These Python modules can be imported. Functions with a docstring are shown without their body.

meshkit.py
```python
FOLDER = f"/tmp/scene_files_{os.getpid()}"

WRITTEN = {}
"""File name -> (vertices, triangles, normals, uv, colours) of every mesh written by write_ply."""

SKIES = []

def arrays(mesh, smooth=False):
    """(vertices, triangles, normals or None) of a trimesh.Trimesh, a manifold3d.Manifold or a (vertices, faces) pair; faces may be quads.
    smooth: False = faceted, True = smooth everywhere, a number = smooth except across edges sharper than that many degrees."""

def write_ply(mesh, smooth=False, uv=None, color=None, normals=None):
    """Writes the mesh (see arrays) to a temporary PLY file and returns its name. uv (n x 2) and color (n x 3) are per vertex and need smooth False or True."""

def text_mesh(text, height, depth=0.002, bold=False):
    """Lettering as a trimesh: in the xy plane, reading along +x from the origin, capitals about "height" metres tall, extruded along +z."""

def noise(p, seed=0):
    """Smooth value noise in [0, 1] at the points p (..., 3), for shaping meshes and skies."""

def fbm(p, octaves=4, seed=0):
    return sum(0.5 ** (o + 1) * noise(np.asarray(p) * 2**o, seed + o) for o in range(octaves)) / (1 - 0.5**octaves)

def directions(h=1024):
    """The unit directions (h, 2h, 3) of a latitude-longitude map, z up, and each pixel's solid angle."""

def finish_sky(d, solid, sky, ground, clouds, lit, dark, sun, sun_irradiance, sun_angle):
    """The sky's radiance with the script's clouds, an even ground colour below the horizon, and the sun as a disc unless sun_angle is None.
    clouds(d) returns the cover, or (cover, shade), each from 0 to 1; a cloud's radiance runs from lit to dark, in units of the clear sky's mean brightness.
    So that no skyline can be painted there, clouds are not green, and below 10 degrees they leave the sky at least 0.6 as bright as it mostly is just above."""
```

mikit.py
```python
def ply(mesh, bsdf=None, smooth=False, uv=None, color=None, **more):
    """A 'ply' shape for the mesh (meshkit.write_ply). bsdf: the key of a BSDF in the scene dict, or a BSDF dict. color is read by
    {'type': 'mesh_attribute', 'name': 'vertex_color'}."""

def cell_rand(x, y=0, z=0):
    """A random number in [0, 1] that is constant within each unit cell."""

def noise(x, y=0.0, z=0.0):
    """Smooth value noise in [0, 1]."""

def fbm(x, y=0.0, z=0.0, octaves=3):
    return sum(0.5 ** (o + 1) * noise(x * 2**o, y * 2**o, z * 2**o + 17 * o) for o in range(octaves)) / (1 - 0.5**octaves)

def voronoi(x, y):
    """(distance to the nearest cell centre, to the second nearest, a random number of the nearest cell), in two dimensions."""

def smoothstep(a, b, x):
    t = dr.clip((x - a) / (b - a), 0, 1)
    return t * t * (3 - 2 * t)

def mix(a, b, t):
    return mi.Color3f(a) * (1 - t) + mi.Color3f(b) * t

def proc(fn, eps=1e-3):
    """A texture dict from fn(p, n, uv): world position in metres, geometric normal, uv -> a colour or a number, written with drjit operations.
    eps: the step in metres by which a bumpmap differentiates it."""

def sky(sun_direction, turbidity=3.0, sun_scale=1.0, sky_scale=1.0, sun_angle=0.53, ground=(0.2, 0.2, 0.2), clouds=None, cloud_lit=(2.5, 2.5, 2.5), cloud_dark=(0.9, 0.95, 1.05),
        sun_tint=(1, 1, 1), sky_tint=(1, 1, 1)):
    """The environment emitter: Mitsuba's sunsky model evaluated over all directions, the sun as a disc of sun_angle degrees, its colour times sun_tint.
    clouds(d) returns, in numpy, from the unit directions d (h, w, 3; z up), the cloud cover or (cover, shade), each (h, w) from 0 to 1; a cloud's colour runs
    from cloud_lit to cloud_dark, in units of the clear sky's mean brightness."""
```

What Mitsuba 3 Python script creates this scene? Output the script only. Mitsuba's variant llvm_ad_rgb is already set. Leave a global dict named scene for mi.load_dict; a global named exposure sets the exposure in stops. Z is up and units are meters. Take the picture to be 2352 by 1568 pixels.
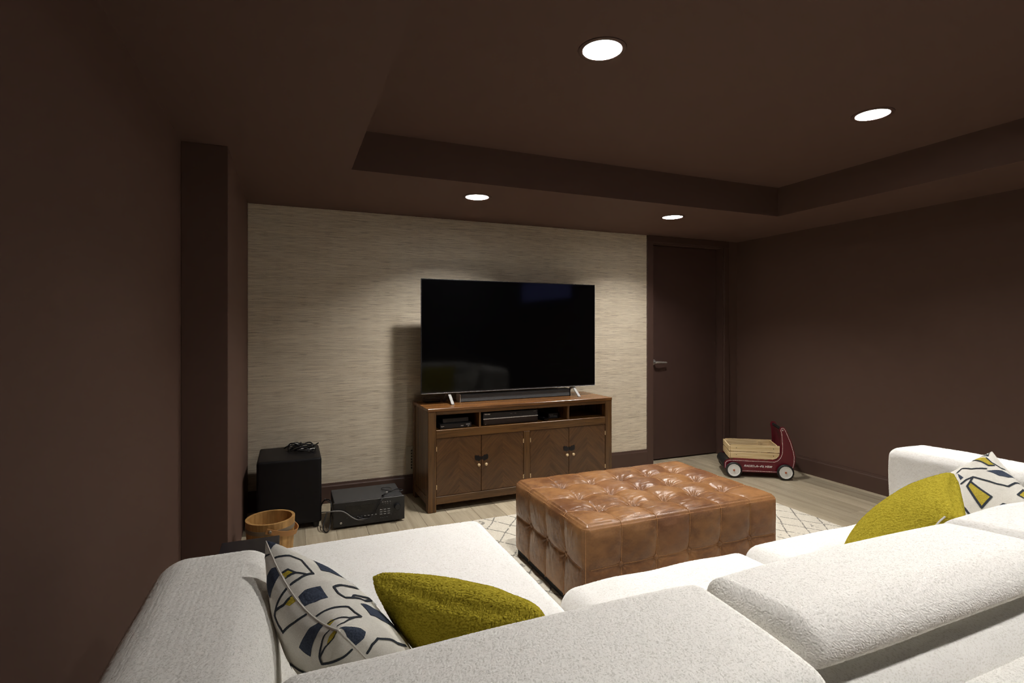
import math, numpy as np, trimesh, drjit as dr, mitsuba as mi, mikit, meshkit
import shapely.geometry as sg, shapely.affinity as sa
from shapely.ops import unary_union
from mikit import proc, noise, fbm, cell_rand, smoothstep, mix
T = mi.ScalarTransform4f
rng = np.random.default_rng(7)
scene, labels = {'type': 'scene'}, {}

# ------------------------------------------------------------------ camera, light, exposure
YAW = 22.64
CAM = np.array([0.0, 0.0, 1.26])
fwd = np.array([math.sin(math.radians(YAW)), math.cos(math.radians(YAW)), 0.0])
scene['camera'] = {'type': 'perspective', 'fov': 87.99, 'fov_axis': 'x', 'near_clip': 0.02, 'far_clip': 50.0,
                   'principal_point_offset_y': 33.0 / 1568,
                   'to_world': T().look_at(origin=CAM.tolist(), target=(CAM + fwd).tolist(), up=[0, 0, 1])}
LAMP = 340.0
LAMP_RGB = (1.0, 0.965, 0.9)
ADDED_GLOW = 0.030                        # emission added to each can's reflector to spill light onto the upper walls
exposure = 1.25
# recessed can lights: x, y, height of the ceiling they sit in
LIGHTS = [(1.10, 1.74, 2.321), (2.68, 1.75, 2.321), (1.115, 3.262, 2.104), (2.70, 3.277, 2.104),
          (1.10, -0.15, 2.321), (2.68, -0.15, 2.321)]
CAN_R, CAN_E, CAN_D = 0.077, 0.060, 0.070          # opening radius, lamp radius, recess depth

# ------------------------------------------------------------------ helpers
def add(key, mesh, mat, smooth=False, label=None, cat=None, group=None, kind=None, **kw):
    base, n = key, 0
    while key in scene or (n == 0 and key in labels and '__' not in key and cat and key in labels and labels[key].get('used')):
        n += 1; key = f'{base}_{n:03d}'
    scene[key] = mikit.ply(mesh, mat, smooth=smooth, **kw)
    tag(key, label, cat, group, kind)
    return key
def tag(key, label=None, cat=None, group=None, kind=None):
    d = {k: v for k, v in (('label', label), ('category', cat), ('group', group), ('kind', kind)) if v}
    if d: labels[key] = {**labels.get(key, {}), **d}
def share(key, src, M):
    """one more entry under its own key from the same ply dict, with another placing"""
    base, n = key, 0
    while key in scene: n += 1; key = f'{base}_{n:03d}'
    scene[key] = {**scene[src], 'to_world': T(M)}
    return key
cat = trimesh.util.concatenate
def mat4(R=None, t=(0, 0, 0)):
    M = np.eye(4)
    if R is not None: M[:3, :3] = R
    M[:3, 3] = t
    return M
def rotz(a): c, s = math.cos(a), math.sin(a); return np.array([[c, -s, 0], [s, c, 0], [0, 0, 1.0]])
def box(x0, x1, y0, y1, z0, z1):
    return trimesh.creation.box(bounds=[[min(x0, x1), min(y0, y1), min(z0, z1)], [max(x0, x1), max(y0, y1), max(z0, z1)]])
def cbox(x0, x1, y0, y1, z0, z1, c=0.003):
    """box with chamfered edges"""
    b = np.array([[x0, y0, z0], [x1, y1, z1]], float); ctr = b.mean(0); hf = (b[1] - b[0]) / 2
    c = min(c, hf.min() * 0.9); pts = []
    for s in np.ndindex(2, 2, 2):
        s = np.array(s) * 2 - 1
        for k in range(3):
            q = hf - c; q[k] = hf[k]; pts.append(ctr + s * q)
    return trimesh.convex.convex_hull(np.array(pts))
def ext(poly, d, z0=0.0):
    """extrude a polygon along +z"""
    gs = getattr(poly, 'geoms', [poly])
    m = cat([trimesh.creation.extrude_polygon(g, d, engine='earcut') for g in gs]); m.apply_translation([0, 0, z0]); return m
def xf(m, M): m = m.copy(); m.apply_transform(M); return m
def move(m, *t): m = m.copy(); m.apply_translation(t); return m
def lathe(prof, n=32):
    m = trimesh.creation.revolve(np.array(prof, float), sections=n)
    if m.volume < 0: m.invert()
    return m
def tube(pts, r, n=8, closed=False):
    p = np.asarray(pts, float); k = len(p)
    if closed: t = np.roll(p, -1, 0) - np.roll(p, 1, 0)
    else: t = np.gradient(p, axis=0)
    t /= np.linalg.norm(t, axis=1, keepdims=True) + 1e-12
    a = np.zeros_like(p); v = np.cross(t[0], [0, 0, 1.0] if abs(t[0, 2]) < 0.9 else [1.0, 0, 0])
    for i in range(k):
        v = v - t[i] * (v @ t[i]); v /= np.linalg.norm(v) + 1e-12; a[i] = v
    b = np.cross(t, a); th = np.arange(n) * 2 * np.pi / n
    r = np.broadcast_to(r, (k,))
    V = p[:, None] + r[:, None, None] * (np.cos(th)[None, :, None] * a[:, None] + np.sin(th)[None, :, None] * b[:, None])
    F = []; m = k if closed else k - 1
    i, j = np.meshgrid(np.arange(m), np.arange(n), indexing='ij'); i2 = (i + 1) % k; j2 = (j + 1) % n
    F = np.stack([i * n + j, i2 * n + j, i2 * n + j2, i * n + j2], -1).reshape(-1, 4)
    F = np.vstack([F[:, [0, 2, 1]], F[:, [0, 3, 2]]])
    V = V.reshape(-1, 3)
    if not closed:
        c0, c1 = len(V), len(V) + 1; V = np.vstack([V, p[0], p[-1]]); q = np.arange(n)
        F = np.vstack([F, np.stack([q * 0 + c0, q, (q + 1) % n], 1), np.stack([q * 0 + c1, (k - 1) * n + (q + 1) % n, (k - 1) * n + q], 1)])
    m = trimesh.Trimesh(V, F, process=False)
    return m
def spline(ctrl, n=60, closed=False):
    from scipy.interpolate import CubicSpline
    c = np.asarray(ctrl, float)
    if closed: c = np.vstack([c, c[:1]])
    s = np.r_[0, np.cumsum(np.linalg.norm(np.diff(c, axis=0), axis=1))]
    f = CubicSpline(s, c, bc_type='periodic' if closed else 'natural')
    u = np.linspace(0, s[-1], n, endpoint=not closed)
    return f(u)
def lin(a, b, res): return np.linspace(a, b, max(2, int(round((b - a) / res)) + 1))
def gridbox(xs, ys, zs, r, faces='xXyYzZ', disp=None, puff=(0, 0, 0)):
    """A rounded box from three arrays of grid lines (finer where wanted), its faces blown out by puff and displaced by disp(p, n)."""
    lo = np.array([xs[0], ys[0], zs[0]]); hi = np.array([xs[-1], ys[-1], zs[-1]])
    ax = [xs, ys, zs]; V, F, n0 = [], [], 0
    for f in faces:
        k = 'xyz'.index(f.lower()); top = f.isupper(); i, j = [(1, 2), (2, 0), (0, 1)][k]
        A, B = np.meshgrid(ax[i], ax[j], indexing='ij'); P = np.empty(A.shape + (3,))
        P[..., i], P[..., j], P[..., k] = A, B, (hi if top else lo)[k]
        V.append(P.reshape(-1, 3)); a, b = A.shape
        q = np.arange(a * b).reshape(a, b) + n0
        Q = np.stack([q[:-1, :-1], q[1:, :-1], q[1:, 1:], q[:-1, 1:]], -1).reshape(-1, 4)
        if not top: Q = Q[:, ::-1]
        F += [Q[:, [0, 1, 2]], Q[:, [0, 2, 3]]]; n0 += a * b
    V = np.vstack(V); F = np.vstack(F)
    _, first, inv = np.unique(np.round(V, 6), axis=0, return_index=True, return_inverse=True)
    V = V[first]; F = inv.ravel()[F]
    r3 = np.minimum(r, (hi - lo) / 2 * 0.999)
    inner = np.clip(V, lo + r3, hi - r3); d = (V - inner) / r3
    # where two or three axes are in the rounding, map the cube corner onto the sphere
    d2 = d ** 2
    s = np.stack([d[:, 0] * np.sqrt(np.maximum(1 - d2[:, 1] / 2 - d2[:, 2] / 2 + d2[:, 1] * d2[:, 2] / 3, 0)),
                  d[:, 1] * np.sqrt(np.maximum(1 - d2[:, 2] / 2 - d2[:, 0] / 2 + d2[:, 2] * d2[:, 0] / 3, 0)),
                  d[:, 2] * np.sqrt(np.maximum(1 - d2[:, 0] / 2 - d2[:, 1] / 2 + d2[:, 0] * d2[:, 1] / 3, 0))], 1)
    P = inner + s * r3
    c = (P - (lo + hi) / 2) / ((hi - lo) / 2)
    w = 1 - c ** 2
    nrm = s / (np.linalg.norm(s, axis=1, keepdims=True) + 1e-9)
    for k in range(3):
        i, j = [(1, 2), (2, 0), (0, 1)][k]
        P[:, k] += np.sign(c[:, k]) * puff[k] * np.abs(c[:, k]) ** 3 * np.sqrt(np.clip(w[:, i], 0, 1) * np.clip(w[:, j], 0, 1))
    if disp is not None: P = P + nrm * disp(P, nrm)[:, None]
    return trimesh.Trimesh(P, F, process=False)
def nz(p, s, seed=0): return meshkit.noise(np.asarray(p) / s, seed) * 2 - 1
def boucle_disp(amp=0.0017, cell=0.0031, big=0.004, seed=0):
    """yarn loops: a small dome about every cell of the surface, with gaps between, over slow unevenness"""
    from scipy.spatial import cKDTree
    def f(p, n):
        g = np.random.default_rng(seed + len(p))
        q = np.floor(p / cell).astype(np.int64); key = (q[:, 0] * 73856093) ^ (q[:, 1] * 19349663) ^ (q[:, 2] * 83492791)
        o = g.permutation(len(p)); _, first = np.unique(key[o], return_index=True)
        sd = p[o[first]] + g.uniform(-.25, .25, (len(first), 3)) * cell
        d, i = cKDTree(sd).query(p)
        hgt = g.uniform(.55, 1.0, len(sd))[i]
        return amp * (hgt * np.sqrt(np.clip(1 - (d / (cell * .72)) ** 2, 0, 1)) - .5) + big * nz(p, 0.16, seed + 5)
    return f

# ------------------------------------------------------------------ materials
def P(base, rough=0.6, spec=0.5, metal=0.0, bump=None, bscale=0.001, two=True, beps=1e-3, **kw):
    c = base if isinstance(base, dict) else {'type': 'rgb', 'value': list(base)}
    d = {'type': 'principled', 'base_color': c, 'roughness': rough, 'specular': spec, 'metallic': metal, **kw}
    if bump is not None: d = {'type': 'bumpmap', 'scale': bscale, 'arbitrary': proc(bump, beps), 'bsdf': d}
    return {'type': 'twosided', 'bsdf': d} if two else d
def M(name, d): scene['m_' + name] = d; return 'm_' + name

paint_rgb = (0.108, 0.065, 0.0515)
def paint_bump(p, n, uv): return noise(p.x * 160, p.y * 160, p.z * 160)
PAINT = M('paint', P(paint_rgb, 0.7, 0.18, bump=paint_bump, bscale=0.0004))
TRIM = M('trim', P((0.080, 0.046, 0.037), 0.45, 0.35))
DOORP = M('door_paint', P((0.066, 0.037, 0.031), 0.5, 0.3))
def grass(p, n, uv):
    z = p.z + 0.003 * noise(p.x * 4.0, p.z * 9, 3.0)
    a = noise(p.x * 9, z * 420, 1.0); b = noise(p.x * 14, z * 240, 7.0); c = noise(p.x * 30, z * 600, 4.0)
    d = smoothstep(0.70, 0.95, noise(p.x * 12, z * 330, 11.0))
    t = 0.36 * a + 0.32 * b + 0.32 * c
    big = noise(p.x * 0.8, z * 26, 13.0)
    col = mix((0.58, 0.495, 0.378), (0.775, 0.688, 0.55), smoothstep(0.2, 0.8, t)) * (0.95 + 0.1 * big)
    return mix(col, (0.33, 0.26, 0.185), d * 0.6)
def grass_h(p, n, uv): return noise(p.x * 7, p.z * 300, 1.0)
GRASS = M('grasscloth', P(proc(grass), 0.8, 0.2, bump=grass_h, bscale=0.0008))
def plankf(k):
    tone = [0.90, 1.0, 1.12, 0.98][k]; seed = 31.0 * k
    def f(p, n, uv):
        col = cell_rand(dr.floor(p.x / 0.18), k, 3)
        x = p.x * 34 + seed
        g = fbm(x + 1.5 * noise(p.x * 9, p.y * 1.3, seed), p.y * 1.6, seed, 4)
        fine = noise(p.x * 320, p.y * 9, seed)
        knot = smoothstep(0.70, 0.85, fbm(p.x * 10 + seed, p.y * 1.2, 5.0, 3))
        c = mix((0.315, 0.262, 0.183), (0.41, 0.352, 0.258), smoothstep(0.2, 0.8, g * 0.75 + fine * 0.25))
        c = mix(c, (0.21, 0.17, 0.12), knot * 0.35)
        return c * (tone * (0.93 + 0.14 * col))
    return f
PLANK = [M(f'plank_{k}', P(proc(plankf(k)), 0.42, 0.4)) for k in range(4)]
DARK = M('dark', P((0.006, 0.006, 0.007), 0.7, 0.3))

COL, CANG = np.array([0.854, 3.52, 0.0]), math.radians(1.46)
cD = (math.cos(CANG), math.sin(CANG))
def cs(p): return (p.x - float(COL[0])) * cD[0] + (p.y - float(COL[1])) * cD[1]
def wood(axis, dark=(0.044, 0.0175, 0.004), lite=(0.132, 0.060, 0.0155), f=60.0):
    def fn(p, n, uv):
        s = cs(p)
        if axis == 'x': a, b, c = p.z, p.y, s
        else: a, b, c = s, p.y, p.z
        w = fbm(a * f + 0.8 * noise(c * 4, a * 8), c * 2.0, b * f, 4)
        q = noise(a * 330, c * 11, b * 330)
        return mix(dark, lite, smoothstep(0.22, 0.78, w * 0.7 + q * 0.3))
    return fn
WOODX = M('walnut_long', P(proc(wood('x')), 0.34, 0.5))
WOODZ = M('walnut_upright', P(proc(wood('z')), 0.38, 0.5))
WOODT = M('walnut_top', P(proc(wood('x', (0.06, 0.022, 0.006), (0.20, 0.085, 0.026))), 0.26, 0.5))
DOORC = [0.223, 0.552, 0.934, 1.262]
def chevron(p, n, uv):
    s = cs(p)
    d = dr.minimum(dr.minimum(dr.abs(s - DOORC[0]), dr.abs(s - DOORC[1])), dr.minimum(dr.abs(s - DOORC[2]), dr.abs(s - DOORC[3])))
    side = dr.select(s > 0.745, dr.select(s > 1.098, 7.0, 5.0), dr.select(s > 0.387, 3.0, 1.0))
    half = dr.select(dr.abs(s - DOORC[0]) < 0.17, dr.select(s > DOORC[0], 1.0, 0.0), dr.select(dr.abs(s - DOORC[1]) < 0.17, dr.select(s > DOORC[1], 1.0, 0.0), dr.select(dr.abs(s - DOORC[2]) < 0.17, dr.select(s > DOORC[2], 1.0, 0.0), dr.select(s > DOORC[3], 1.0, 0.0))))
    t = p.z + d; l = p.z - d
    strip = cell_rand(dr.floor(t / 0.052), side, half)
    w = fbm(t * 95 + strip * 40, l * 5, side + 20 * half, 4); q = noise(t * 420, l * 16, side)
    c = mix((0.046, 0.0175, 0.0042), (0.105, 0.045, 0.0115), smoothstep(0.2, 0.8, w * 0.55 + q * 0.45))
    return c * (0.85 + 0.28 * strip)
CHEV = M('walnut_chevron', P(proc(chevron), 0.4, 0.5))
IRON = M('black_iron', P((0.012, 0.011, 0.013), 0.35, 0.5, 0.6))
BRASS = M('brass', P((0.70, 0.54, 0.33), 0.42, 0.6, 0.55))
STEEL = M('brushed_metal', P((0.34, 0.335, 0.325), 0.45, 0.6, 0.6))
PLUG = M('plug_metal', P((0.75, 0.74, 0.72), 0.35, 0.6, 0.4))
CHROME = M('chrome', P((0.78, 0.77, 0.75), 0.22, 0.6, 0.8))
BLACK = M('black_plastic', P((0.009, 0.009, 0.011), 0.38, 0.45))
GLOSSB = M('gloss_black', P((0.004, 0.004, 0.005), 0.12, 0.5))
SCREEN = M('tv_screen', P((0.0008, 0.0008, 0.001), 0.07, 0.16))
def vinyl_h(p, n, uv): return noise(p.x * 420, p.y * 420, p.z * 420)
VINYL = M('black_vinyl', P((0.0035, 0.0032, 0.0045), 0.5, 0.2, bump=vinyl_h, bscale=0.0004))
def mesh_c(p, n, uv):
    return mix((0.048, 0.051, 0.055), (0.11, 0.115, 0.122), noise(p.x * 520, p.y * 520, p.z * 520))
CLOTHG = M('speaker_cloth', P(proc(mesh_c), 0.85, 0.2))
GREY = M('grey_plastic', P((0.20, 0.20, 0.20), 0.45, 0.4))
RCVTOP = M('receiver_metal', P((0.028, 0.029, 0.032), 0.5, 0.5))
WHITE = M('white_plastic', P((0.72, 0.70, 0.66), 0.4, 0.4))
IVORY = M('ivory_plastic', P((0.58, 0.53, 0.43), 0.5, 0.3))
PRINT = M('white_print', P((0.75, 0.73, 0.72), 0.6, 0.3))
PINKW = M('pinstripe', P((0.72, 0.62, 0.60), 0.5, 0.3))
RED = M('red_lacquer', P((0.105, 0.004, 0.013), 0.3, 0.5))
RUBBER = M('rubber', P((0.012, 0.012, 0.012), 0.5, 0.4))
WHEELW = M('white_enamel', P((0.72, 0.72, 0.70), 0.3, 0.5))
COPPER = M('copper', P((0.5, 0.17, 0.09), 0.35, 0.5, 0.7))
def pine(p, n, uv):
    a = p.x * 0.822 - p.y * 0.569
    g = fbm(p.z * 120 + noise(a * 6, p.z * 20), a * 2.5, p.y * 8, 3)
    return mix((0.58, 0.42, 0.21), (0.74, 0.59, 0.35), smoothstep(0.25, 0.75, g))
PINE = M('pine', P(proc(pine), 0.5, 0.35))
def bucketf(k):
    def f(p, n, uv):
        g = fbm(p.x * 70 + 9 * k, p.y * 70, p.z * 5, 3)
        return mix((0.37, 0.195, 0.062), (0.52, 0.30, 0.110), smoothstep(0.25, 0.75, g)) * (0.90 + 0.06 * k)
    return f
STAVE = [M(f'stave_{k}', P(proc(bucketf(k)), 0.42, 0.45)) for k in range(4)]
RIM = M('bucket_strap', P((0.46, 0.23, 0.085), 0.5, 0.4))
HOOP = M('bucket_hoop', P((0.27, 0.22, 0.16), 0.5, 0.5, 0.4))
def leather(p, n, uv):
    a = fbm(p.x * 5.0, p.y * 5.0, p.z * 5.0, 4); b = fbm(p.x * 26, p.y * 26, p.z * 26, 3); c = noise(p.x * 150, p.y * 150, p.z * 150)
    col = mix((0.135, 0.055, 0.022), (0.285, 0.137, 0.053), smoothstep(0.28, 0.72, 0.62 * a + 0.3 * b + 0.08 * c))
    pc = cell_rand(dr.floor((p.x - 1.143) / 0.187 + 0.02), dr.floor((p.y - 1.944) / 0.187), 4)
    return mix(col, (0.15, 0.055, 0.033), smoothstep(0.6, 1.0, pc) * 0.35)
def leather_h(p, n, uv): return 0.6 * noise(p.x * 260, p.y * 260, p.z * 260) + 0.4 * fbm(p.x * 60, p.y * 60, p.z * 60, 2)
LEATHER = M('leather', P(proc(leather), 0.33, 0.5, bump=leather_h, bscale=0.0006, beps=6e-4))
SEAM = M('leather_seam', P((0.42, 0.215, 0.095), 0.45, 0.4))
def white_c(p, n, uv):
    a = noise(p.x * 400, p.y * 400, p.z * 400)
    return mix((0.69, 0.675, 0.64), (0.80, 0.79, 0.765), smoothstep(0.15, 0.55, a))
def boucle_h(p, n, uv):
    a = noise(p.x * 330, p.y * 330, p.z * 330); b = noise(p.x * 700, p.y * 700, p.z * 700)
    return dr.abs(a - 0.5) * 1.6 + 0.4 * b
BOUCLE = M('boucle', P(proc(white_c), 0.95, 0.1, bump=boucle_h, bscale=0.0012, beps=4e-4))
def white_n(p, n, uv):
    a = 0.55 * noise(p.x * 480, p.y * 480, p.z * 480) + 0.45 * noise(p.x * 1000, p.y * 1000, p.z * 1000)
    return mix((0.60, 0.59, 0.55), (0.81, 0.80, 0.765), smoothstep(0.2, 0.56, a))
BOUCLEN = M('boucle_near', P(proc(white_n), 0.95, 0.1))
def yel_c(p, n, uv):
    a = noise(p.x * 380, p.y * 380, p.z * 380)
    return mix((0.32, 0.255, 0.018), (0.45, 0.37, 0.035), smoothstep(0.2, 0.65, a))
YELLOW = M('yellow_boucle', P(proc(yel_c), 0.9, 0.15, bump=boucle_h, bscale=0.0024, beps=4e-4))
def linen_c(p, n, uv):
    return mix((0.60, 0.575, 0.52), (0.69, 0.67, 0.62), noise(p.x * 500, p.y * 500, p.z * 500))
LINEN = M('linen', P(proc(linen_c), 0.9, 0.15))
def stitch_h(p, n, uv): return noise(p.x * 520, p.y * 520, p.z * 520)
def navy_c(p, n, uv): return mix((0.020, 0.028, 0.050), (0.062, 0.078, 0.115), noise(p.x * 420, p.y * 420, p.z * 420))
NAVY = M('navy_thread', P(proc(navy_c), 0.9, 0.2, bump=stitch_h, bscale=0.0015, beps=6e-4))
def gold_c(p, n, uv): return mix((0.30, 0.22, 0.02), (0.52, 0.42, 0.06), noise(p.x * 420, p.y * 420, p.z * 420))
GOLD = M('gold_thread', P(proc(gold_c), 0.9, 0.2, bump=stitch_h, bscale=0.0015, beps=6e-4))
INKT = M('dark_thread', P((0.028, 0.034, 0.045), 0.9, 0.2))
def rug_c(p, n, uv):
    x = p.x + 0.012 * (noise(p.x * 12, p.y * 12, 1.0) - 0.5); y = p.y + 0.012 * (noise(p.x * 12, p.y * 12, 5.0) - 0.5)
    w = mi.Float(0)
    for sx in (1.0, -1.0):
        q = (x * 0.80 + sx * y * 0.60) / 0.128
        d = dr.abs(q - dr.floor(q) - 0.5) * 0.128
        dash = smoothstep(0.22, 0.34, noise(p.x * 95, p.y * 95, 3.0))
        w = dr.maximum(w, (1 - smoothstep(0.0028, 0.0055, d)) * dash)
    u1, u2 = (x * 0.80 + y * 0.60) / 0.128 + 0.5, (x * 0.80 - y * 0.60) / 0.128 + 0.5
    r = cell_rand(dr.floor(u1), dr.floor(u2), 8)
    e1, e2 = dr.abs(u1 - dr.floor(u1) - 0.5), dr.abs(u2 - dr.floor(u2) - 0.5)
    mark = dr.select((r > 0.55) & (dr.maximum(e1, e2) < 0.17) & (noise(p.x * 75, p.y * 75, 9.0) > 0.52), 0.8, 0.0)
    w = dr.maximum(w, mark)
    base = mix((0.50, 0.46, 0.385), (0.62, 0.585, 0.505), noise(p.x * 240, p.y * 240, 2.0))
    return mix(base, (0.12, 0.115, 0.105), w * 0.85)
def rug_h(p, n, uv): return noise(p.x * 260, p.y * 260, p.z * 260)
RUG = M('rug', P(proc(rug_c), 0.95, 0.1, bump=rug_h, bscale=0.0015))
REFL = M('lamp_reflector', P((0.62, 0.62, 0.60), 0.6, 0.2))
WOODB = M('black_wood', P((0.012, 0.012, 0.015), 0.32, 0.5))

# ------------------------------------------------------------------ the room
XL, XR, YB, YF = -0.46, 4.11, -2.40, 4.022
ZS, ZT = 2.104, 2.321
CX, CY = -0.271, 2.797
DX0, DX1, DZ = 3.082, 3.93, 2.045
TX0, TX1, TY0, TY1 = 0.30, 3.43, -1.85, 2.954

add('floor', box(XL - .1, XR + .1, YB - .1, YF + .25, -0.06, -0.012), DARK, kind='structure', label='grey oak plank floor of the media room')
prow = {}
W = 0.18
for i in range(int((XR - XL) / W) + 1):
    x0 = XL + i * W; x1 = min(x0 + W, XR)
    if x1 - x0 < 0.02: continue
    y = YB - rng.uniform(0, 1.1)
    while y < YF:
        a, b = max(y, YB), min(y + 1.22, YF); y += 1.22
        if b - a < 0.03: continue
        m = cbox(x0 + .0005, x1 - .0005, a + .0005, b - .0005, -0.012, 0.0, 0.0008)
        add('floor__plank', m, PLANK[int(rng.integers(4))])
add('floor__plank', cbox(DX0, DX1, YF + .001, YF + .12, -0.012, 0.0, .001), PLANK[1])

def wall_quad(key, m, mat=PAINT, label=None): return add(key, m, mat, kind='structure', label=label)
wall_quad('wall_left', box(XL - .1, XL, YB, YF, 0, ZS + .3), label='dark brown painted wall left of the sofa')
wall_quad('wall_column', cbox(XL, CX, CY, YF, 0, ZS, 0.002), label='dark brown boxed column in the left corner beside the wallpaper')
wall_quad('wall_right', box(XR, XR + .1, YB, YF + .25, 0, ZS + .3), label='dark brown painted wall right of the wagon')
wall_quad('wall_front', box(XL - .1, XR + .1, YB - .1, YB, 0, ZS + .3), label='dark brown painted wall behind the sofa')
bk = cat([box(XL - .1, DX0 - .0, YF + .002, YF + .14, 0, ZS + .3), box(DX1, XR + .1, YF, YF + .14, 0, ZS + .3), box(DX0, DX1, YF, YF + .14, DZ, ZS + .3),
          box(DX0 - .2, DX1 + .2, YF + .2, YF + .24, 0, ZS)])
wall_quad('wall_back', bk, label='wall behind the television')
add('wall_back__wallpaper', box(CX + .001, DX0 - .065, YF - .0015, YF + .002, 0.141, ZS - .001), GRASS, label='beige grasscloth wallpaper with fine horizontal threads')

hole = lambda z: [sg.Point(x, y).buffer(CAN_R, 24) for x, y, zz in LIGHTS if abs(zz - z) < .01]
tray = sg.box(TX0 - .02, TY0 - .02, TX1 + .02, TY1 + .02).difference(unary_union(hole(ZT)))
add('ceiling', ext(tray, 0.012, ZT), PAINT, kind='structure', label='dark brown raised tray ceiling')
soff = sg.box(XL - .05, YB - .05, XR + .05, YF + .2).difference(sg.box(TX0, TY0, TX1, TY1)).difference(unary_union(hole(ZS)))
so = cat([ext(soff, 0.012, ZS), box(TX0 - .012, TX0, TY0, TY1, ZS, ZT), box(TX1, TX1 + .012, TY0, TY1, ZS, ZT),
          box(TX0, TX1, TY1, TY1 + .012, ZS, ZT), box(TX0, TX1, TY0 - .012, TY0, ZS, ZT)])
add('ceiling__soffit', so, PAINT, label='lower dark brown soffit around the tray')

def baseboard(key, pts_box, label): return add(key, pts_box, TRIM, kind='structure', label=label)
def bb_prof_x(x0, x1, y):      # along x, face towards -y
    p = sg.Polygon([(0, 0), (0.016, 0), (0.016, 0.118), (0.012, 0.126), (0.009, 0.141), (0, 0.141)])
    m = ext(p, x1 - x0); R = np.array([[0, 0, 1], [-1, 0, 0], [0, 1, 0.0]]); return xf(m, mat4(R, (x0, y, 0)))
def bb_prof_y(y0, y1, x, s):   # along y, face towards s*x
    p = sg.Polygon([(0, 0), (0.016, 0), (0.016, 0.118), (0.012, 0.126), (0.009, 0.141), (0, 0.141)])
    m = ext(p, y1 - y0); R = np.array([[s, 0, 0], [0, 0, 1], [0, 1, 0.0]]); m = xf(m, mat4(R, (x, y0, 0)))
    m.fix_normals(); return m
baseboard('baseboard_back', bb_prof_x(CX, DX0 - .065, YF), 'dark brown baseboard under the wallpaper')
baseboard('baseboard_right', bb_prof_y(YB, YF - .001, XR, -1), 'dark brown baseboard along the right wall')
baseboard('baseboard_left', bb_prof_y(YB, CY, XL, 1), 'dark brown baseboard along the left wall')
tr = add('trim_1', cbox(DX0 - .065, DX0, YF - .017, YF + .0, 0, DZ + .0, .003), TRIM, kind='structure', label='dark brown casing around the door')
add('trim_1__casing', cbox(DX1, DX1 + .065, YF - .017, YF, 0, DZ, .003), TRIM)
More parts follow.
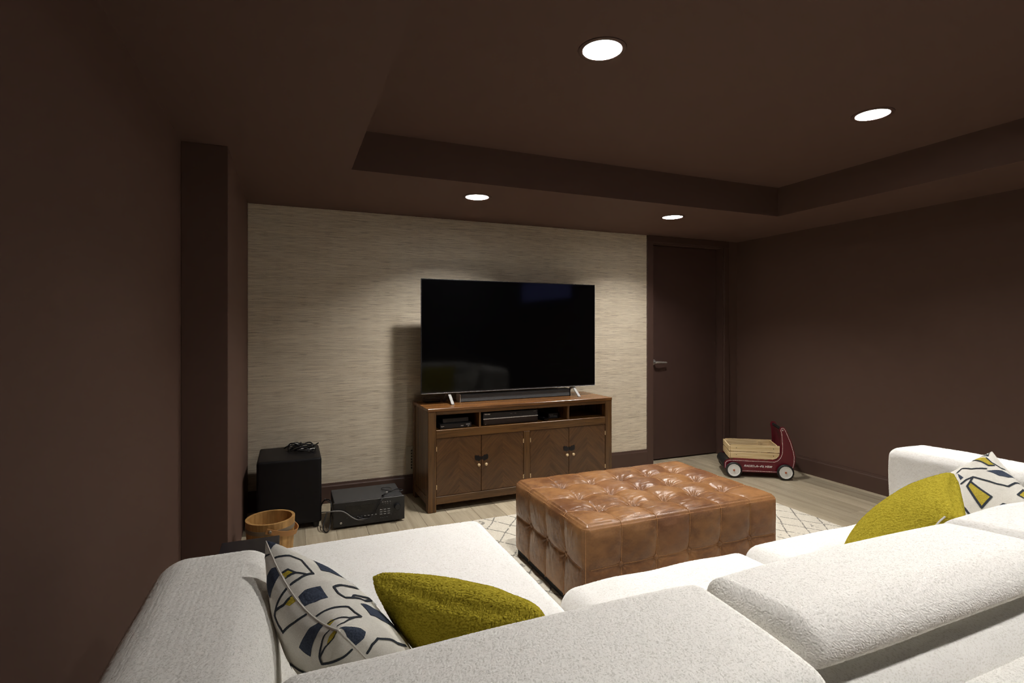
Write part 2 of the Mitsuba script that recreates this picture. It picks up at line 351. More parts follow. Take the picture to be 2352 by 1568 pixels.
add('trim_1__casing', cbox(DX0 - .065, DX1 + .065, YF - .017, YF, DZ, ZS - .001, .003), TRIM)
add('trim_1__jamb', box(DX0, DX0 + .012, YF, YF + .13, 0, DZ), TRIM)
add('trim_1__jamb', box(DX1 - .012, DX1, YF, YF + .13, 0, DZ), TRIM)
add('trim_1__jamb', box(DX0, DX1, YF, YF + .13, DZ - .012, DZ), TRIM)
add('door_1', cbox(DX0 + .015, DX1 - .015, YF + .078, YF + .118, 0.012, DZ - .016, .002), DOORP, kind='structure', label='flat dark brown door at the right end of the wallpaper')
hx, hz, hy = DX0 + .068, 0.93, YF + .078
R_y = np.array([[1, 0, 0], [0, 0, -1], [0, 1, 0.0]])
add('door_1__handle', cat([xf(lathe([(0, 0), (.027, 0), (.027, .006), (.022, .010), (.011, .012), (.010, .045), (0, .045)]), mat4(R_y, (hx, hy, hz))),
     tube(spline([(hx, hy - .043, hz), (hx + .02, hy - .048, hz), (hx + .07, hy - .046, hz - .002), (hx + .125, hy - .04, hz - .006)], 24), np.linspace(.0105, .0085, 24), 12)]), CHROME, smooth=40, label='chrome lever handle')

# a high window in the wall behind the camera, which the screen mirrors
wy0, wy1, wz0, wz1 = -1.16, 0.53, 1.71, 2.04
scene['m_dusk'] = P((0.02, 0.02, 0.03), 0.2)
add('window_1', box(XR - .006, XR - .001, wy0, wy1, wz0, wz1), 'm_dusk', kind='structure', label='small high window at dusk in the right wall behind the sofa')
scene['window_1'] = {**scene['window_1'], 'emitter': {'type': 'area', 'sampling_weight': 0.4, 'radiance': {'type': 'rgb', 'value': [0.11, 0.12, 0.33]}}}
fr = [box(XR - .03, XR, wy0 - .05, wy1 + .05, wz1, wz1 + .05), box(XR - .03, XR, wy0 - .05, wy1 + .05, wz0 - .05, wz0), box(XR - .03, XR, wy0 - .05, wy0, wz0, wz1), box(XR - .03, XR, wy1, wy1 + .05, wz0, wz1)]
add('window_1__frame', cat(fr), TRIM)

# ------------------------------------------------------------------ recessed lights
names = ['largest round recessed light, nearest the camera in the raised tray ceiling', 'round recessed light at the right of the raised tray ceiling',
         'round recessed light in the low soffit above the television', 'round recessed light in the low soffit near the brown door',
         'round recessed light in the tray above the left sofa back', 'round recessed light in the tray above the right sofa back',
         ]
trim_m = lathe([(CAN_R - .002, .002), (CAN_R - .002, -.003), (CAN_R + .004, -.0055), (CAN_R + .015, -.003), (CAN_R + .016, 0), (CAN_R + .016, .001)], 48)
refl_m = lathe([(CAN_R - .002, .0), (CAN_E + .002, CAN_D)], 48)
lamp_m = lathe([(0, CAN_D), (CAN_E + .002, CAN_D)], 48)
scene['m_lampface'] = P((0.1, 0.1, 0.1), 0.9)
REFL2 = M('lamp_reflector_two', P((0.8, 0.8, 0.78), 0.6, 0.2, two=True))
def orient(m, down):
    n = m.face_normals[:, 2].sum() if down else 0
    if down and n > 0: m = m.copy(); m.invert()
    return m
lamp_m = orient(lamp_m, True)
if (refl_m.face_normals[:, :2] * refl_m.triangles_center[:, :2]).sum() > 0: refl_m.invert()
for i, (x, y, z) in enumerate(LIGHTS):
    k = 'ceiling_light' + (f'_{i:03d}' if i else '')
    tag(k, names[i], 'ceiling light', 'recessed ceiling lights')
    add(k + '__trim_ring', move(trim_m, x, y, z), TRIM, smooth=40)
    Rf = add(k + '__reflector', move(refl_m, x, y, z), REFL2, smooth=40)
    scene[Rf]['emitter'] = {'type': 'area', 'sampling_weight': 1.0, 'radiance': {'type': 'rgb', 'value': [LAMP * ADDED_GLOW * c for c in LAMP_RGB]}}  # added glow, beside what the lamp itself gives
    L = add(k + '__lamp', move(lamp_m, x, y, z), 'm_lampface')
    scene[L]['emitter'] = {'type': 'area', 'sampling_weight': 3.0, 'radiance': {'type': 'rgb', 'value': [LAMP * c for c in LAMP_RGB]}}

# ------------------------------------------------------------------ sectional sofa
S = 'sectional_sofa'
tag(S, 'large cream white boucle sectional sofa with a chaise at its left end', 'sofa')
zseat = 0.44
def part(name, *a, label=None, mat=None, **k): return add(S + '__' + name, gridbox(*a, **k), mat or BOUCLE, smooth=True, label=label)
def graded(a, b, fine, coarse, cut):      # coarse below cut, fine above
    return np.r_[lin(a, cut, coarse)[:-1], lin(cut, b, fine)]
bd = boucle_disp()
bdn = boucle_disp(0.0016, 0.0029)
bdf = boucle_disp(0.0013, 0.0075, 0.004)
# arms
part('arm', lin(-.285, -.033, .0023), graded(.44, 1.47, .0026, .0026, .9), graded(.05, .725, .0034, .03, .56), (.07, .07, .065), 'xXYZ', disp=bdn, mat=BOUCLEN, puff=(.014, .006, .008))
part('arm', lin(2.365, 2.60, .005), lin(.44, 1.49, .006), graded(.05, .742, .005, .03, .45), 0.04, 'xXYZ', disp=bdf, puff=(.004, .006, .008))
# seat bases and cushions
part('base', lin(-.068, .745, .03), lin(.70, 2.10, .03), lin(.05, .24, .03), 0.02)
part('base', lin(.765, 1.535, .03), lin(.70, 1.43, .03), lin(.05, .24, .03), 0.02)
part('base', lin(1.545, 2.36, .03), lin(.70, 1.43, .03), lin(.05, .24, .03), 0.02)
part('seat_cushion', lin(-.10, .758, .005), lin(.72, 2.175, .006), graded(.22, zseat, .006, .02, .36), 0.055, 'xXYZ', disp=bdf, puff=(.004, .008, .012), label='long chaise seat cushion')
part('seat_cushion', lin(.772, 1.538, .0045), lin(.72, 1.50, .005), graded(.22, zseat + .004, .006, .02, .34), 0.06, 'xXYZ', disp=bdf, puff=(.004, .010, .016))
part('seat_cushion', lin(1.545, 2.36, .0045), lin(.72, 1.50, .005), graded(.22, zseat + .012, .006, .02, .34), 0.06, 'xXYZ', disp=bdf, puff=(.004, .010, .016))
# back frame, lower back cushions and adjustable headrests
part('back_frame', lin(-.07, .757, .01), lin(.43, .72, .01), lin(.05, .60, .02), 0.06, 'xXyYZ')
part('back_frame', lin(.762, 1.54, .0025), lin(.43, .72, .0025), graded(.05, .60, .0027, .03, .46), 0.075, 'xXyZ', disp=bdn, mat=BOUCLEN)
part('back_frame', lin(1.545, 2.365, .006), lin(.43, .72, .006), graded(.05, .60, .006, .03, .46), 0.075, 'xXyZ', disp=bd)
for x0, x1 in ((-.06, .755), (.765, 1.535), (1.55, 2.36)):
    part('back_cushion', lin(x0, x1, .012), lin(.60, .86, .012), lin(.40, .665, .012), 0.06, puff=(0, .015, 0))
HR = []
def headrest(x0, x1, y0, y1, z0, z1, tilt, res, roll=0.0, rx=.04):
    m = gridbox(lin(x0, x1, res), lin(y0, y1, res), lin(z0, z1, res), (rx, .05, .05), 'xXyYZ', disp=bdn, puff=(.006, .012, .014))
    c = np.array([(x0 + x1) / 2, (y0 + y1) / 2, (z0 + z1) / 2]); a = math.radians(tilt)
    R = np.array([[1, 0, 0], [0, math.cos(a), -math.sin(a)], [0, math.sin(a), math.cos(a)]])
    b = math.radians(roll); R = np.array([[math.cos(b), 0, math.sin(b)], [0, 1, 0], [-math.sin(b), 0, math.cos(b)]]) @ R
    m = xf(m, mat4(R, c - R @ c)); add(S + '__headrest', m, BOUCLEN if res < .002 else BOUCLE, smooth=True)
headrest(-.03, .752, .53, .845, .645, .755, 4, .0014)
headrest(.768, 1.545, .592, .846, .685, .772, -5, .0014, rx=.024)
headrest(1.549, 2.36, .592, .848, .683, .776, -5, .0042, rx=.025)
for x, y in ((-.22, .52), (-.22, 1.40), (.05, 2.0), (.56, 2.0), (2.5, .52), (2.5, 1.40), (.77, .52), (1.54, .52)):
    add(S + '__foot', lathe([(0, 0), (.018, 0), (.024, .05), (.024, .07), (0, .07)], 16).apply_translation([x, y, .0125 if x > .62 and y > 1.05 else 0]), DARK, smooth=40)

# ------------------------------------------------------------------ throw pillows
def unit(v): v = np.asarray(v, float); return v / np.linalg.norm(v)
class Pillow:
    def __init__(s, c, a, b, size, thick, sag=0.08, seed=0, wr=0.004, cy=None, rnd=0.0, groove=0.0, bow=0.0):
        s.bow = bow
        s.c = np.asarray(c, float); s.a = unit(a); b = np.asarray(b, float); s.b = unit(b - s.a * (b @ s.a)); s.n = np.cross(s.b, s.a)
        s.S, s.Tk, s.sag, s.seed, s.wr, s.Sy, s.rnd, s.gr = size / 2, thick / 2, sag, seed, wr, (cy or size) / 2, rnd, groove
    def pos(s, u, v, side, off=0.0):
        X = u * (1 - s.sag * (1 - v * v)); Y = v * (1 - s.sag * (1 - u * u))
        X, Y = X * np.sqrt(1 - s.rnd * v * v), Y * np.sqrt(1 - s.rnd * u * u)
        h = np.clip((1 - u * u) * (1 - v * v), 0, 1) ** 0.42
        g = 1 - s.gr * np.exp(-(h / .16) ** 2); X, Y = X * g, Y * g
        w = s.wr * nz(np.stack([u * 2.2, v * 2.2, side + 0 * u + s.seed], -1), 0.6, s.seed) * np.clip(h * 2, 0, 1)
        z = s.Tk * h + w; bw = s.bow * (1 - u * u) * (1 - .3 * v)
        return s.c + np.multiply.outer(X * s.S, s.a) + np.multiply.outer(Y * s.Sy, s.b) + np.multiply.outer(side * (z + off) + bw, s.n)
    def cover(s, res, disp=None):
        n = int(2 * s.S / res); t = np.sin(np.linspace(-1, 1, n) * np.pi / 2 * 0.92); t /= t[-1]
        U, Vv = np.meshgrid(t, t, indexing='ij'); ms = []
        for side in (1, -1):
            p = s.pos(U, Vv, side).reshape(-1, 3); q = np.arange(n * n).reshape(n, n)
            Q = np.stack([q[:-1, :-1], q[1:, :-1], q[1:, 1:], q[:-1, 1:]], -1).reshape(-1, 4)
            if side > 0: Q = Q[:, ::-1]
            ms.append(trimesh.Trimesh(p, np.vstack([Q[:, [0, 1, 2]], Q[:, [0, 2, 3]]]), process=False))
        m = cat(ms); m.merge_vertices(digits_vertex=6)
        if m.volume < 0: m.invert()
        if disp is not None:
            m = trimesh.Trimesh(m.vertices + m.vertex_normals * disp(m.vertices, None)[:, None], m.faces, process=False)
        return m
    def rim(s, r):
        k = np.linspace(-1, 1, 60)[:-1]; o = np.ones_like(k)
        p = np.vstack([s.pos(k, -o, 1), s.pos(o, k, 1), s.pos(-k, o, 1), s.pos(-o, -k, 1)])
        return tube(p, r, 6, True)
    def patch(s, poly, side, off=0.0012):
        ms = []
        for g in getattr(poly, 'geoms', [poly]):
            if g.is_empty or g.area < 1e-5: continue
            v, f = trimesh.creation.triangulate_polygon(g, engine='earcut')
            v3 = np.c_[v, np.zeros(len(v))]; v3, f = trimesh.remesh.subdivide_to_size(v3, f, 0.035, max_iter=12)
            ms.append((v3[:, :2], f))
        out = []
        for v, f in ms:
            v = np.sin(np.clip(v, -1, 1) * np.pi / 2)          # even steps over the curve towards the rim
            p = s.pos(v[:, 0], v[:, 1], side, off); m = trimesh.Trimesh(p, f, process=False)
            if (m.face_normals @ (s.n * side)).sum() < 0: m.invert()
            out.append(m)
        return cat(out) if out else None

ybd = boucle_disp(0.0033, 0.0042, 0.002, 9)
def yellow_pillow(key, pl, label, res):
    tag(key, label, 'pillow')
    add(key + '__cover', pl.cover(res, ybd), YELLOW, smooth=True)
def pattern_pillow(key, pl, label, shapes, res=.006):
    tag(key, label, 'pillow')
    add(key + '__cover', pl.cover(res), LINEN, smooth=True)
    add(key + '__seam', pl.rim(.0013), LINEN, smooth=True)
    clip = sg.box(-.995, -.995, .995, .995)
    for side, kind, pts in shapes:
        if kind == 'line': g = sg.LineString(pts).buffer(.012, 4)
        else: g = sg.Polygon(pts).buffer(0)
        g = g.intersection(clip)
        m = pl.patch(g, side, .0016 if kind == 'line' else .0011)
        if m is None: continue
        nm, mt = {'line': ('outline', INKT), 'navy': ('navy_patch', NAVY), 'gold': ('yellow_patch', GOLD)}[kind]
        add(f'{key}__{nm}', m, mt, smooth=True)
PL1 = Pillow((0.12, 1.127, 0.6185), (0.2958, -0.9453, -0.0441), (0.5252, 0.1579, -0.7705), .4042, .1773, sag=.1535, seed=1, bow=.0173)
PL2 = Pillow((.3779, 1.0989, .596), (.2526, -.2565, -.0029), (.4205, .4781, -.70), .3936, .1713, sag=.0918, seed=2, wr=.002, rnd=.06, groove=.03, bow=.0109)
PR1 = Pillow((2.199, 1.094, .591), (-.47, -.78, -.43), (-.465, .61, -.615), .40, .15, sag=.07, seed=3)
PR2 = Pillow((1.80, 1.09, .59), (-.39, -.22, -.03), (-.12, .26, -.34), .46, .19, seed=4, wr=.002, rnd=.05, groove=.03)
# embroidered shapes in pillow coordinates (across, down), by side
#SHAPES
SH_L = [(-1, 'navy', [(-0.944, -0.947), (-0.888, -0.885), (-0.78, -0.775), (-0.722, -0.711), (-0.761, -0.859), (-0.792, -1.0)]),
    (-1, 'line', [(-0.518, -1.0), (-0.482, -0.894), (-0.463, -0.789), (-0.39, -0.68), (-0.276, -0.685), (-0.171, -0.683), (-0.163, -0.769), (-0.149, -0.891), (-0.154, -0.981)]),
    (-1, 'line', [(-0.313, -1.0), (-0.304, -0.92), (-0.229, -0.871), (-0.163, -0.769)]),
    (-1, 'gold', [(-0.313, -1.0), (-0.304, -0.929), (-0.249, -0.888), (-0.246, -0.987)]),
    (-1, 'line', [(-0.246, -0.987), (-0.229, -0.871)]),
    (-1, 'navy', [(-0.496, -0.482), (-0.427, -0.407), (-0.324, -0.346), (-0.218, -0.285), (-0.201, -0.402), (-0.235, -0.46), (-0.243, -0.546)]),
    (-1, 'navy', [(-0.001, -0.987), (-0.013, -0.894), (0.021, -0.741), (0.179, -0.733), (0.171, -0.888), (0.126, -1.0)]),
    (-1, 'line', [(-0.218, -0.285), (-0.099, -0.235), (-0.04, -0.388), (0.032, -0.552), (0.06, -0.616), (0.129, -0.593), (0.196, -0.543), (0.182, -0.466), (0.129, -0.421), (0.038, -0.221), (-0.09, -0.01)]),
    (-1, 'line', [(0.182, -0.466), (0.138, -0.299), (-0.09, -0.01)]),
    (-1, 'line', [(0.318, -1.0), (0.34, -0.885), (0.365, -0.713), (0.371, -0.616), (0.46, -0.574), (0.513, -0.51), (0.596, -0.683), (0.563, -0.882), (0.532, -0.987)]),
    (-1, 'gold', [(0.521, -1.0), (0.513, -0.938), (0.563, -0.882), (0.593, -1.0)]),
    (-1, 'line', [(0.563, -0.605), (0.725, -0.817), (0.733, -0.954)]),
    (-1, 'navy', [(0.263, -0.421), (0.143, -0.143), (0.063, 0.043), (0.265, 0.093), (0.249, 0.015), (0.321, -0.16), (0.427, -0.377)]),
    (-1, 'navy', [(0.876, -0.968), (0.825, -0.73), (0.755, -0.552), (0.764, -0.474), (0.865, -0.468), (1.0, -0.496), (1.0, -0.649)]),
    (-1, 'line', [(0.972, -0.354), (0.865, -0.36), (0.741, -0.327), (0.66, -0.204), (0.613, -0.11), (0.443, 0.054)]),
    (1, 'line', [(-0.677, -0.8), (-0.658, -0.894), (-0.613, -0.987)]),
    (1, 'navy', [(-0.446, -0.947), (-0.415, -1.0), (-0.313, -1.0), (-0.288, -0.879), (-0.279, -0.733), (-0.424, -0.674), (-0.46, -0.764)]),
    (1, 'line', [(-0.154, -1.0), (-0.143, -0.891), (-0.132, -0.766), (-0.126, -0.699), (-0.049, -0.669), (0.043, -0.663), (0.154, -0.862), (0.207, -0.987)]),
    (1, 'line', [(-0.126, -0.761), (-0.063, -0.882), (-0.06, -0.961), (-0.051, -1.0)]),
    (1, 'gold', [(-0.06, -0.891), (-0.06, -0.961), (-0.051, -1.0), (0.018, -1.0), (-0.001, -0.926)]),
    (1, 'navy', [(0.357, -0.92), (0.41, -1.0), (0.496, -1.0), (0.507, -0.848), (0.474, -0.613), (0.315, -0.677), (0.346, -0.811)]),
    (1, 'line', [(0.655, -0.976), (0.63, -0.894), (0.627, -0.752), (0.588, -0.61), (0.591, -0.521), (0.736, -0.507), (0.871, -0.496), (0.976, -0.496)]),
    (1, 'line', [(0.596, -0.607), (0.685, -0.716), (0.851, -0.825), (0.926, -0.964)]),
    (1, 'gold', [(0.711, -0.744), (0.736, -0.874), (0.78, -1.0), (0.938, -0.938), (0.828, -0.814)]),
    (1, 'line', [(0.09, -0.379), (0.051, -0.285), (0.104, -0.224)]),
    (1, 'line', [(0.09, -0.379), (0.19, -0.388), (0.288, -0.377)])]
SH_R = [(1, 'gold', [(-0.825, -0.449), (-0.766, -0.546), (-0.624, -0.677), (-0.402, -0.705), (-0.432, -0.619)]),
    (1, 'line', [(-0.825, -0.449), (-0.424, -0.613), (-0.402, -0.705)]),
    (1, 'line', [(-0.624, -0.677), (-0.471, -0.702), (-0.332, -0.8), (-0.318, -0.876)]),
    (1, 'line', [(-0.874, -0.699), (-0.685, -0.741), (-0.929, -0.868)]),
    (1, 'line', [(-0.842, -0.585), (-0.672, -0.736)]),
    (1, 'line', [(-0.563, -0.221), (-0.644, -0.293), (-0.496, -0.379), (-0.435, -0.463), (-0.377, -0.549)]),
    (1, 'navy', [(-0.338, -0.524), (-0.318, -0.635), (-0.293, -0.761), (-0.24, -0.842), (-0.185, -0.981), (-0.163, -0.761), (-0.207, -0.635), (-0.288, -0.574)]),
    (1, 'navy', [(-0.535, -0.215), (-0.377, -0.24), (-0.349, -0.193)]),
    (1, 'line', [(-0.279, -0.174), (-0.313, -0.251), (-0.318, -0.332), (-0.229, -0.396), (-0.096, -0.51), (-0.026, -0.619), (-0.076, -0.797), (-0.099, -0.981)]),
    (1, 'line', [(-0.318, -0.332), (-0.257, -0.271), (-0.204, -0.207), (-0.024, -0.185), (0.135, -0.165), (0.049, -0.335), (-0.096, -0.299), (-0.257, -0.271)]),
    (1, 'gold', [(-0.249, -0.271), (-0.09, -0.293), (0.049, -0.332), (0.129, -0.168), (-0.024, -0.185), (-0.204, -0.213)]),
    (1, 'line', [(0.226, -0.232), (0.204, -0.293), (0.176, -0.379), (0.243, -0.446)]),
    (1, 'line', [(0.051, -0.024), (0.176, -0.018)]),
    (1, 'gold', [(0.107, -0.63), (0.024, -0.837), (0.151, -0.672)]),
    (1, 'line', [(0.024, -0.837), (0.107, -0.63), (0.157, -0.663)]),
    (1, 'line', [(-0.179, -0.981), (-0.11, -0.981)]),
    (1, 'line', [(-0.343, -1.0), (-0.207, -0.981)])]
#END
SH_L.insert(0, (-1, 'navy', [(-.994, -.994), (-.66, -.994), (-.72, -.86), (-.86, -.74), (-.994, -.80)]))
pattern_pillow('throw_pillow', PL1, 'white throw pillow with navy and mustard shapes leaning on the left sofa arm', SH_L)
yellow_pillow('throw_pillow_001', PL2, 'mustard yellow fluffy pillow on the chaise beside the patterned pillow', .0017)
add('throw_pillow_002__tag', tube(PR2.pos(np.array([.99, .975, .955]), np.array([-.70, -.79, -.88]), 1, .004), .0024, 6), WHITE, label='white sewn tag')
yellow_pillow('throw_pillow_002', PR2, 'mustard yellow fluffy pillow at the right end of the sofa', .0028)
pattern_pillow('throw_pillow_003', PR1, 'white throw pillow with navy and mustard shapes leaning on the right sofa arm', SH_R)

# ------------------------------------------------------------------ rug
add('area_rug', cbox(.62, 3.19, 1.05, 3.262, 0.0, 0.012, .004), RUG, label='cream area rug with dark diamond lines under the leather ottoman', cat='rug')

# ------------------------------------------------------------------ tufted leather ottoman
OX0, OX1, OY0, OY1, OZ0, OZ1 = 1.143, 2.262, 1.944, 2.70, 0.032, 0.418
gx = OX0 + (OX1 - OX0) * np.arange(1, 6) / 6; gy = OY0 + (OY1 - OY0) * np.arange(1, 4) / 4; gz = 0.228
A = 'ottoman'
tag(A, 'large tufted tan leather ottoman in the middle of the rug', 'ottoman')
def tuft(p, q, bx, by, cellx, celly, dep):
    """height over a plane with buttons at bx x by: a dip at each button, folds on the lines through them, pillows between"""
    dx = np.min(np.abs(p[:, None] - bx[None]), 1); dy = np.min(np.abs(q[:, None] - by[None]), 1)
    d = np.hypot(dx, dy)
    th = np.arctan2(q - by[np.argmin(np.abs(q[:, None] - by[None]), 1)], p - bx[np.argmin(np.abs(p[:, None] - bx[None]), 1)])
    dip = -dep * np.exp(-(d / 0.042)) * (1 + 0.30 * np.cos(10 * th + 1.3) * np.exp(-(d / .05) ** 2) * np.clip(d / .02, 0, 1))
    ny = np.clip(1 - dy / (celly * .62), 0, 1) if len(by) == 1 else 1
    fold = -0.0035 * (np.exp(-dx / 0.009)) - 0.0035 * np.exp(-dy / 0.009)
    puff = 0.009 * np.sqrt(np.clip(np.sin(np.pi * np.clip(dx / cellx, 0, 1)), 0, 1) * np.clip(np.sin(np.pi * np.clip(dy / celly, 0, 1)), 0, 1))
    return dip + fold + puff
CXL, CYL = gx[1] - gx[0], gy[1] - gy[0]
def ott_disp(p, n):
    w = np.abs(n) ** 8
    e = np.minimum.reduce([np.clip((p[:, k] - lo) / .05, 0, 1) * np.clip((hi - p[:, k]) / .05, 0, 1) + (w[:, k] > .5) for k, lo, hi in ((0, OX0, OX1), (1, OY0, OY1), (2, OZ0, OZ1))])
    e = np.clip(e, 0, 1)
    top = tuft(p[:, 0], p[:, 1], gx, gy, CXL, CYL, .030)
    fx = tuft(p[:, 0], p[:, 2], gx, np.array([gz]), CXL, .19, .009)
    fy = tuft(p[:, 1], p[:, 2], gy, np.array([gz]), CYL, .19, .016)
    d = np.where((w[:, 2] > .5) & (n[:, 2] > 0), top, np.where(w[:, 1] > .5, fx, np.where(w[:, 0] > .5, fy, 0)))
    wr = 0.0016 * nz(np.c_[p[:, 0] * 3, p[:, 1] * 10, p[:, 2] * 4], .12, 5)
    return d * (0.25 + 0.75 * e) + wr * e
add(A + '__cover', gridbox(lin(OX0, OX1, .004), lin(OY0, OY1, .004), lin(OZ0, OZ1, .0046), 0.03, 'xXyYZ', disp=ott_disp), LEATHER, smooth=True)
def ott_pt(x, y, z, face, off=.0022):
    n = {'top': (0, 0, 1.0), 'front': (0, -1.0, 0), 'left': (-1.0, 0, 0)}[face]; n = np.tile(n, (len(x), 1))
    p = np.stack([x, y, z], 1); return p + n * (ott_disp(p, n)[:, None] + off)
def seam(p, r=.0016): add(A + '__seam', tube(p, r, 5), SEAM, smooth=True)
one = np.ones(90)
def over(axis, fixed):
    """from the far top edge over the top, round the near edge and down the side, following the cover"""
    R, lo, hi = .03, (OY0 if axis == 'y' else OX0), (OY1 if axis == 'y' else OX1)
    t = np.linspace(hi - R, lo + R, 90); a = np.linspace(0, np.pi / 2, 14)[1:-1]; zz = np.linspace(OZ1 - R, OZ0 + .012, 50)
    q = np.r_[t, lo + R - R * np.sin(a), zz * 0 + lo]; z = np.r_[t * 0 + OZ1, OZ1 - R + R * np.cos(a), zz]
    nq = np.r_[t * 0, -np.sin(a), zz * 0 - 1]; nz_ = np.r_[t * 0 + 1, np.cos(a), zz * 0]
    f = np.full(len(q), fixed); o = q * 0
    p, n = (np.stack([f, q, z], 1), np.stack([o, nq, nz_], 1)) if axis == 'y' else (np.stack([q, f, z], 1), np.stack([nq, o, nz_], 1))
    d = ott_disp(p, n); k = np.ones(9) / 9; d = np.where(np.abs(np.arange(len(d)) - 96) < 14, np.convolve(d, k, 'same'), d)
    return p + n * (d[:, None] + .0022)
for x in gx: seam(over('y', x))
for y in gy: seam(over('x', y))
t = np.linspace(OX0 + .03, OX1 - .03, 90); seam(ott_pt(t, OY0 * one, gz * one, 'front'))
t = np.linspace(OY0 + .03, OY1 - .03, 90); seam(ott_pt(OX0 * one, t, gz * one, 'left'))
k = .0085
seam(np.array([[OX0 + k, OY0 + k, OZ1 - .022], [OX0 + k, OY0 + k, OZ0 + .01]]), .002)
for ins, zz in ((.0076, .0076), (.0018, .0178)):
    loop = sg.box(OX0 + ins, OY0 + ins, OX1 - ins, OY1 - ins).buffer(-.03).buffer(.03 - ins * .6, 8).exterior.segmentize(.02)
    lp = np.array(loop.coords)[:-1]; seam_m = tube(np.c_[lp, np.full(len(lp), OZ1 - zz)], .0016, 6, True); add(A + '__seam', seam_m, SEAM, smooth=True)
btn = lathe([(0, .0075), (.006, .007), (.0125, .0045), (.015, 0), (.014, -.006), (0, -.006)], 24)
b0 = None
for x in gx:
    for y in gy:
        q = ott_pt(np.array([x]), np.array([y]), np.array([OZ1]), 'top')[0]
        Mx = mat4(None, q)
        if b0 is None: b0 = add(A + '__button', btn, LEATHER, smooth=50); scene[b0]['to_world'] = T(Mx)
        else: share(A + '__button', b0, Mx)
for x in gx:
    q = ott_pt(np.array([x]), np.array([OY0]), np.array([gz]), 'front')[0]
    share(A + '__button', b0, mat4(np.array([[1, 0, 0], [0, 0, -1], [0, 1, 0.0]]), q + [0, -.0035, 0]))
for y in gy:
    q = ott_pt(np.array([OX0]), np.array([y]), np.array([gz]), 'left')[0]
    share(A + '__button', b0, mat4(np.array([[0, 0, -1], [0, 1, 0], [1, 0, 0.0]]), q + [-.0035, 0, 0]))
for x in (OX0 + .06, OX1 - .06):
    for y in (OY0 + .06, OY1 - .06):
        add(A + '__foot', cbox(x - .03, x + .03, y - .03, y + .03, .0122, .06), DARK)
add(A + '__shade_block', cbox(OX0 + .012, OX1 - .012, OY0 + .012, OY1 - .012, .0122, .06), DARK)  # dark block added to stand in for the shade under the ottoman

# ------------------------------------------------------------------ media console (local: s along the front, d depth, z up)
CW, CDp, CH = 1.484, 0.43, 0.706
CM = mat4(rotz(CANG), COL)
def C(m): return xf(m, CM)
K = 'media_console'
tag(K, 'dark walnut media console with four chevron doors below the television', 'console')
pw = .058
for s0 in (0, CW - pw):
    for d0 in (0, CDp - pw):
        add(K + '__leg', C(cbox(s0, s0 + pw, d0, d0 + pw, 0, CH - .022, .003)), WOODZ)
add(K + '__top', C(cbox(-.002, CW + .002, -.002, CDp + .002, CH - .022, CH, .003)), WOODT)
add(K + '__rail', C(cbox(pw, CW - pw, .003, .04, .661, CH - .022, .002)), WOODX)
add(K + '__rail', C(cbox(pw, CW - pw, .003, .04, .50, .557, .002)), WOODX)
add(K + '__rail', C(cbox(pw, CW - pw, .003, .04, .052, .104, .002)), WOODX)
add(K + '__shelf', C(box(.02, CW - .02, .04, CDp - .02, .535, .556)), WOODX)
add(K + '__floor_panel', C(box(.02, CW - .02, .02, CDp - .02, .06, .08)), WOODX)
add(K + '__back_panel', C(box(.02, CW - .02, CDp - .02, CDp - .01, .06, CH - .022)), WOODX)
for s0 in (.006, CW - .024):
    add(K + '__side_panel', C(box(s0, s0 + .018, pw, CDp - pw, .07, CH - .022)), WOODZ)
    add(K + '__side_rail', C(box(s0 - .003, s0 + .021, pw, CDp - pw, .045, .10)), WOODX)
for s0, s1 in ((.370, .383), (1.086, 1.10)):
    add(K + '__divider', C(box(s0, s1, .006, CDp - .02, .556, .662)), WOODZ)
add(K + '__mullion', C(cbox(.717, .769, .003, .04, .104, .50, .002)), WOODZ)
drs = [(.0595, .3855), (.3885, .7155), (.7705, 1.097), (1.0995, 1.4245)]
for i, (s0, s1) in enumerate(drs):
    D = add(K + '__door', C(cbox(s0, s1, .006, .026, .106, .4985, .002)), CHEV, label='door veneered in chevron grain')
    ks = (s1 - .022) if i % 2 == 0 else (s0 + .030)
    kb = xf(lathe([(0, .024), (.007, .0235), (.011, .018), (.010, .012), (.005, .008), (.005, 0), (0, 0)], 20), mat4(R_y, (ks, .006, .294)))
    add(D + '__knob', C(kb), BRASS, smooth=50)
    hs = s1 if i % 2 else s0
    for hz_ in (.17, .43):
        add(D + '__hinge', C(move(trimesh.creation.cylinder(radius=.003, height=.03, sections=10), hs + (-.001 if i % 2 else .001), .004, hz_)), BRASS)
    # half of a cloud shaped latch plate on each door
    sc = .387 if i < 2 else 1.0985
    sg_ = -1 if i % 2 == 0 else 1
    pl = unary_union([sg.Point(.034, -.002).buffer(.016), sg.Point(.041, .010).buffer(.009), sg.Point(.024, .010).buffer(.007), sg.Point(.020, -.012).buffer(.011), sg.box(0, -.014, .034, .008)]).intersection(sg.box(.0018, -.1, .1, .1))
    pl = sa.scale(pl, sg_, 1, origin=(0, 0))
    m = ext(pl, .005); m = xf(m, mat4(R_y, (sc, .006, .342))); m.fix_normals()
    add(D + '__latch', C(m), IRON)

